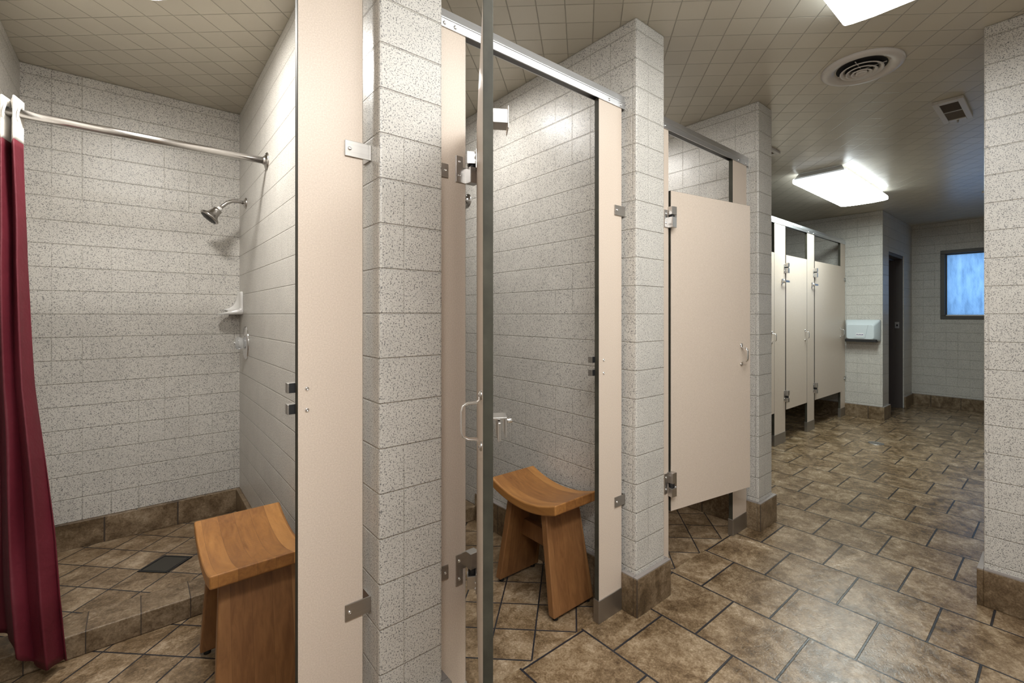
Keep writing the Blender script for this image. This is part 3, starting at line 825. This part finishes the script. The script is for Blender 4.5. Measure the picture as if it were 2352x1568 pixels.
# ================================================================== HAND DRYER
o = thing('hand_dryer', 'pale grey hand dryer on the block wall beside the toilet doors', 'hand dryer', (6.335, 1.588, .886))
def dryer():
    W2, HH, DD = .172, .250, .150
    # hollow-looking cover: front face smaller than the wall outline at the top, dark opening beneath
    mb = MB(); k = mb.mi(M_DRYER); bm = mb.bm
    def ring(x, w0, z0, z1, r):
        pts = []
        for (cy, cz, a0) in ((w0 - r, z1 - r, 0), (-w0 + r, z1 - r, PI / 2), (-w0 + r, z0 + r, PI), (w0 - r, z0 + r, 1.5 * PI)):
            for i in range(5):
                a = a0 + PI / 2 * i / 4; pts.append(bm.verts.new((x, cy + r * math.cos(a), cz + r * math.sin(a))))
        return pts
    R = [ring(-.001, W2, 0.0, HH, .016), ring(-.030, W2 - .001, .002, HH - .001, .018), ring(-.060, W2 - .012, .008, HH - .018, .022),
         ring(-.120, W2 - .034, .026, HH - .052, .024), ring(-.128, W2 - .042, .032, HH - .060, .022)]
    for a, b in zip(R, R[1:]):
        for i in range(20): f = bm.faces.new((a[i], a[(i + 1) % 20], b[(i + 1) % 20], b[i])); f.smooth = True
    bm.faces.new(R[-1]); bm.faces.new(R[0])
    c = mb.build('cover', o)
    mb = MB()   # raised bib with the badge recess
    mb.prism([(-.128, .080, .190), (-.128, -.080, .190), (-.128, -.052, .050), (-.128, -.040, .042), (-.128, .040, .042), (-.128, .052, .050)], (-.006, 0, 0), M_DRYER)
    b_ = mb.build('raised_panel', c)
    mb = MB(); mb.box(-.1345, -.1338, -.036, .036, .062, .098, M_WHITEP); mb.build('badge', b_)
    mb = MB(); mb.box(-.120, -.012, -W2 + .02, W2 - .02, -.004, .026, M_BLACK, bevel=.003); mb.build('air_outlet', c)
    # lettering
    M_INK = simple('violet ink', (.035, .02, .17), .5)
    cu = bpy.data.curves.new('lettering', 'FONT'); cu.body = 'Bradley'; cu.size = .0175; cu.align_x = 'CENTER'; cu.align_y = 'CENTER'; cu.shear = .2; cu.extrude = .0003; cu.offset = .0003
    tmp = bpy.data.objects.new('lettering_tmp', cu); COL.objects.link(tmp); bpy.context.view_layer.update()
    me = bpy.data.meshes.new_from_object(tmp.evaluated_get(bpy.context.evaluated_depsgraph_get()))
    bpy.data.objects.remove(tmp); me.materials.clear(); me.materials.append(M_INK)
    lt = bpy.data.objects.new('lettering', me); COL.objects.link(lt); lt.parent = b_
    # text plane faces -X; its right is -Y
    lt.matrix_local = Matrix(((0, 0, -1, -.1348), (-1, 0, 0, .006), (0, 1, 0, .080), (0, 0, 0, 1)))
    mb = MB(); mb.cyl((-.1344, -.027, .080), (-.1352, -.027, .080), .0055, .0055, M_INK, 14); mb.build('emblem', b_)
dryer()

# ================================================================== CEILING FITTINGS
def wrap_light(x0, x1, y0, y1, label, lens_m, dark_sides=False):
    o = thing('ceiling_light', label, 'light', ((x0 + x1) / 2, (y0 + y1) / 2, CZ))
    hx, hy = (x1 - x0) / 2, (y1 - y0) / 2
    mb = MB(); mb.prism([(-hx + .03, -hy + .05, -.0005), (-hx + .03, hy - .05, -.0005), (-hx + .03, hy - .03, -.050), (-hx + .03, -hy + .03, -.050)], (2 * hx - .06, 0, 0), M_WHITEP)
    mb.build('housing', o)
    mb = MB()
    # wraparound lens: upright sides, gently bowed bottom
    pts = [(-hy + .006, -.040), (-hy, -.052), (-hy, -.074), (-hy + .006, -.080), (-hy + .03, -.084), (-hy * .4, -.089), (hy * .4, -.089), (hy - .03, -.084), (hy - .006, -.080), (hy, -.074), (hy, -.052), (hy - .006, -.040)]
    mb.prism([(-hx, p, q) for p, q in pts], (2 * hx, 0, 0), lens_m)
    k = mb.mi(M_CAP)
    for f in mb.bm.faces:
        if len(f.verts) > 4: f.material_index = k      # closed end caps of the tray
    if True:                                           # the thick ribbed sides of the lens glow less than its face
        k = mb.mi(M_WHITEP if dark_sides else M_SIDE)
        for f in mb.bm.faces:
            f.normal_update()
            if len(f.verts) == 4 and (abs(f.normal.z) < .5 or f.calc_center_median().z > -.055): f.material_index = k
    l = mb.build('lens', o)
    for sx in (-1, 1):
        mb = MB(); mb.prism([(sx * (hx - .028), -hy + .04, -.001), (sx * (hx - .028), hy - .04, -.001), (sx * (hx + .0005), hy - .016, -.047), (sx * (hx + .0005), -hy + .016, -.047)], (sx * .003, 0, 0), M_WHITEP)
        mb.build('end_plate', o)
    return o
wrap_light(.80, 2.035, .250, .575, 'bright wraparound ceiling light cut off by the top edge of the picture', M_LENS)
wrap_light(4.16, 5.40, 1.15, 1.55, 'glowing wraparound ceiling light before the toilet compartments', M_LENS2)
def jar_light(x, y, label, gm=None):
    o = thing('stall_light', label, 'light', (x, y, CZ), 0, None)
    mb = MB(); mb.lathe([(.125, -.0005), (.125, -.010), (.122, -.052), (.112, -.056), (.110, -.040), (.0, -.040)], M_WHITEP); mb.build('base', o)
    mb = MB(); mb.lathe([(.109, -.042), (.109, -.050), (.095, -.058), (.055, -.063), (0, -.064)], gm or M_GLOBE); mb.build('globe', o)
jar_light(-.02, 2.08, 'round ceiling light over the leftmost shower stall')
jar_light(1.07, 1.98, 'round ceiling light over the middle stall', M_GLOBE2)
jar_light(2.12, 1.98, 'round ceiling light over the third stall', M_GLOBE2)

# round air diffuser
o = thing('air_diffuser', 'round white concentric-ring air diffuser on the ceiling', 'vent', (2.608, .660, CZ))
mb = MB(); mb.lathe([(.168, -.0005), (.168, -.006), (.160, -.013), (.140, -.016), (.120, -.010), (.108, .0), (.104, .004)], M_VENT, n=56); mb.build('outer_ring', o)
mb = MB(); mb.lathe([(.0, -.0015), (.104, -.0015)], M_DARK, n=48); mb.build('throat', o)
for i, (ra, rb, zz) in enumerate(((.088, .068, -.014), (.064, .046, -.020), (.042, .026, -.025))):
    mb = MB(); mb.lathe([(ra + .001, zz - .003), (ra, zz - .006), (ra - .006, zz - .005), (rb, zz + .008), (rb - .001, zz + .006), (ra - .004, zz - .002)], M_VENT, n=48); mb.build('ring', o)
mb = MB(); mb.lathe([(.022, -.020), (.024, -.030), (.020, -.034), (.016, -.031), (0, -.031)], M_VENT, n=36); mb.build('centre_cap', o)
mb = MB(); mb.box(-.10, .10, -.0015, .0015, -.012, -.009, M_VENT); mb.box(-.0015, .0015, -.10, .10, -.012, -.009, M_VENT); mb.build('cross_wire', o)
# rectangular registers
M_SCREEN = simple('dusty register screen', (.075, .055, .045), .8)
M_SCREEN2 = simple('register damper', (.13, .105, .088), .8)
def register(x0, x1, y0, y1, label):
    o = thing('ceiling_register', label, 'vent', ((x0 + x1) / 2, (y0 + y1) / 2, CZ))
    hx, hy = (x1 - x0) / 2, (y1 - y0) / 2; fx, fy = .040, .026; z = -.016
    mb = MB()
    for (a, b_, c, d) in ((-hx, hx, -hy, -hy + fy), (-hx, hx, hy - fy, hy), (-hx, -hx + fx, -hy + fy, hy - fy), (hx - fx, hx, -hy + fy, hy - fy)): mb.box(a, b_, c, d, z, -.0005, M_VENT, bevel=.0015)
    mb.build('frame', o)
    mb = MB(); mb.box(-hx + fx, -.004, -hy + fy, hy - fy, -.010, -.001, M_SCREEN); mb.box(.004, hx - fx, -hy + fy, hy - fy, -.012, -.001, M_SCREEN2)
    nl = 26
    for i in range(nl):
        x = -hx + fx + (2 * hx - 2 * fx) * (i + .5) / nl
        mb.box(x - .0012, x + .0012, -hy + fy, hy - fy, -.013, -.009, M_SCREEN2)
    mb.build('louvre', o)
    mb = MB(); mb.box(-.003, .003, -hy + fy, hy - fy, -.016, -.008, M_VENT); mb.build('mullion', o)
    mb = MB(); mb.cyl((hx - .014, 0, -.014), (hx - .014, 0, -.030), .006, .004, M_STEEL_D, 12); mb.build('damper_lever', o)
register(3.34, 3.72, .380, .512, 'small white rectangular register between the round diffuser and the right-hand wall')
register(3.16, 3.513, 1.39, 1.525, 'small ceiling register almost hidden behind the third block pier')
register(6.10, 6.452, .43, .562, 'small ceiling register whose corner shows beside the right-hand wall, in the far room')

# added unseen fill lights that brighten the camera side and the wash area
wrap_light(3.9, 5.2, -1.15, -.75, 'added unseen fill light over the wash area right of the frame', M_FILL_WASH)
wrap_light(-.50, .75, -.32, .0, 'added unseen fill light behind the camera position', M_FILL_BACK, True)
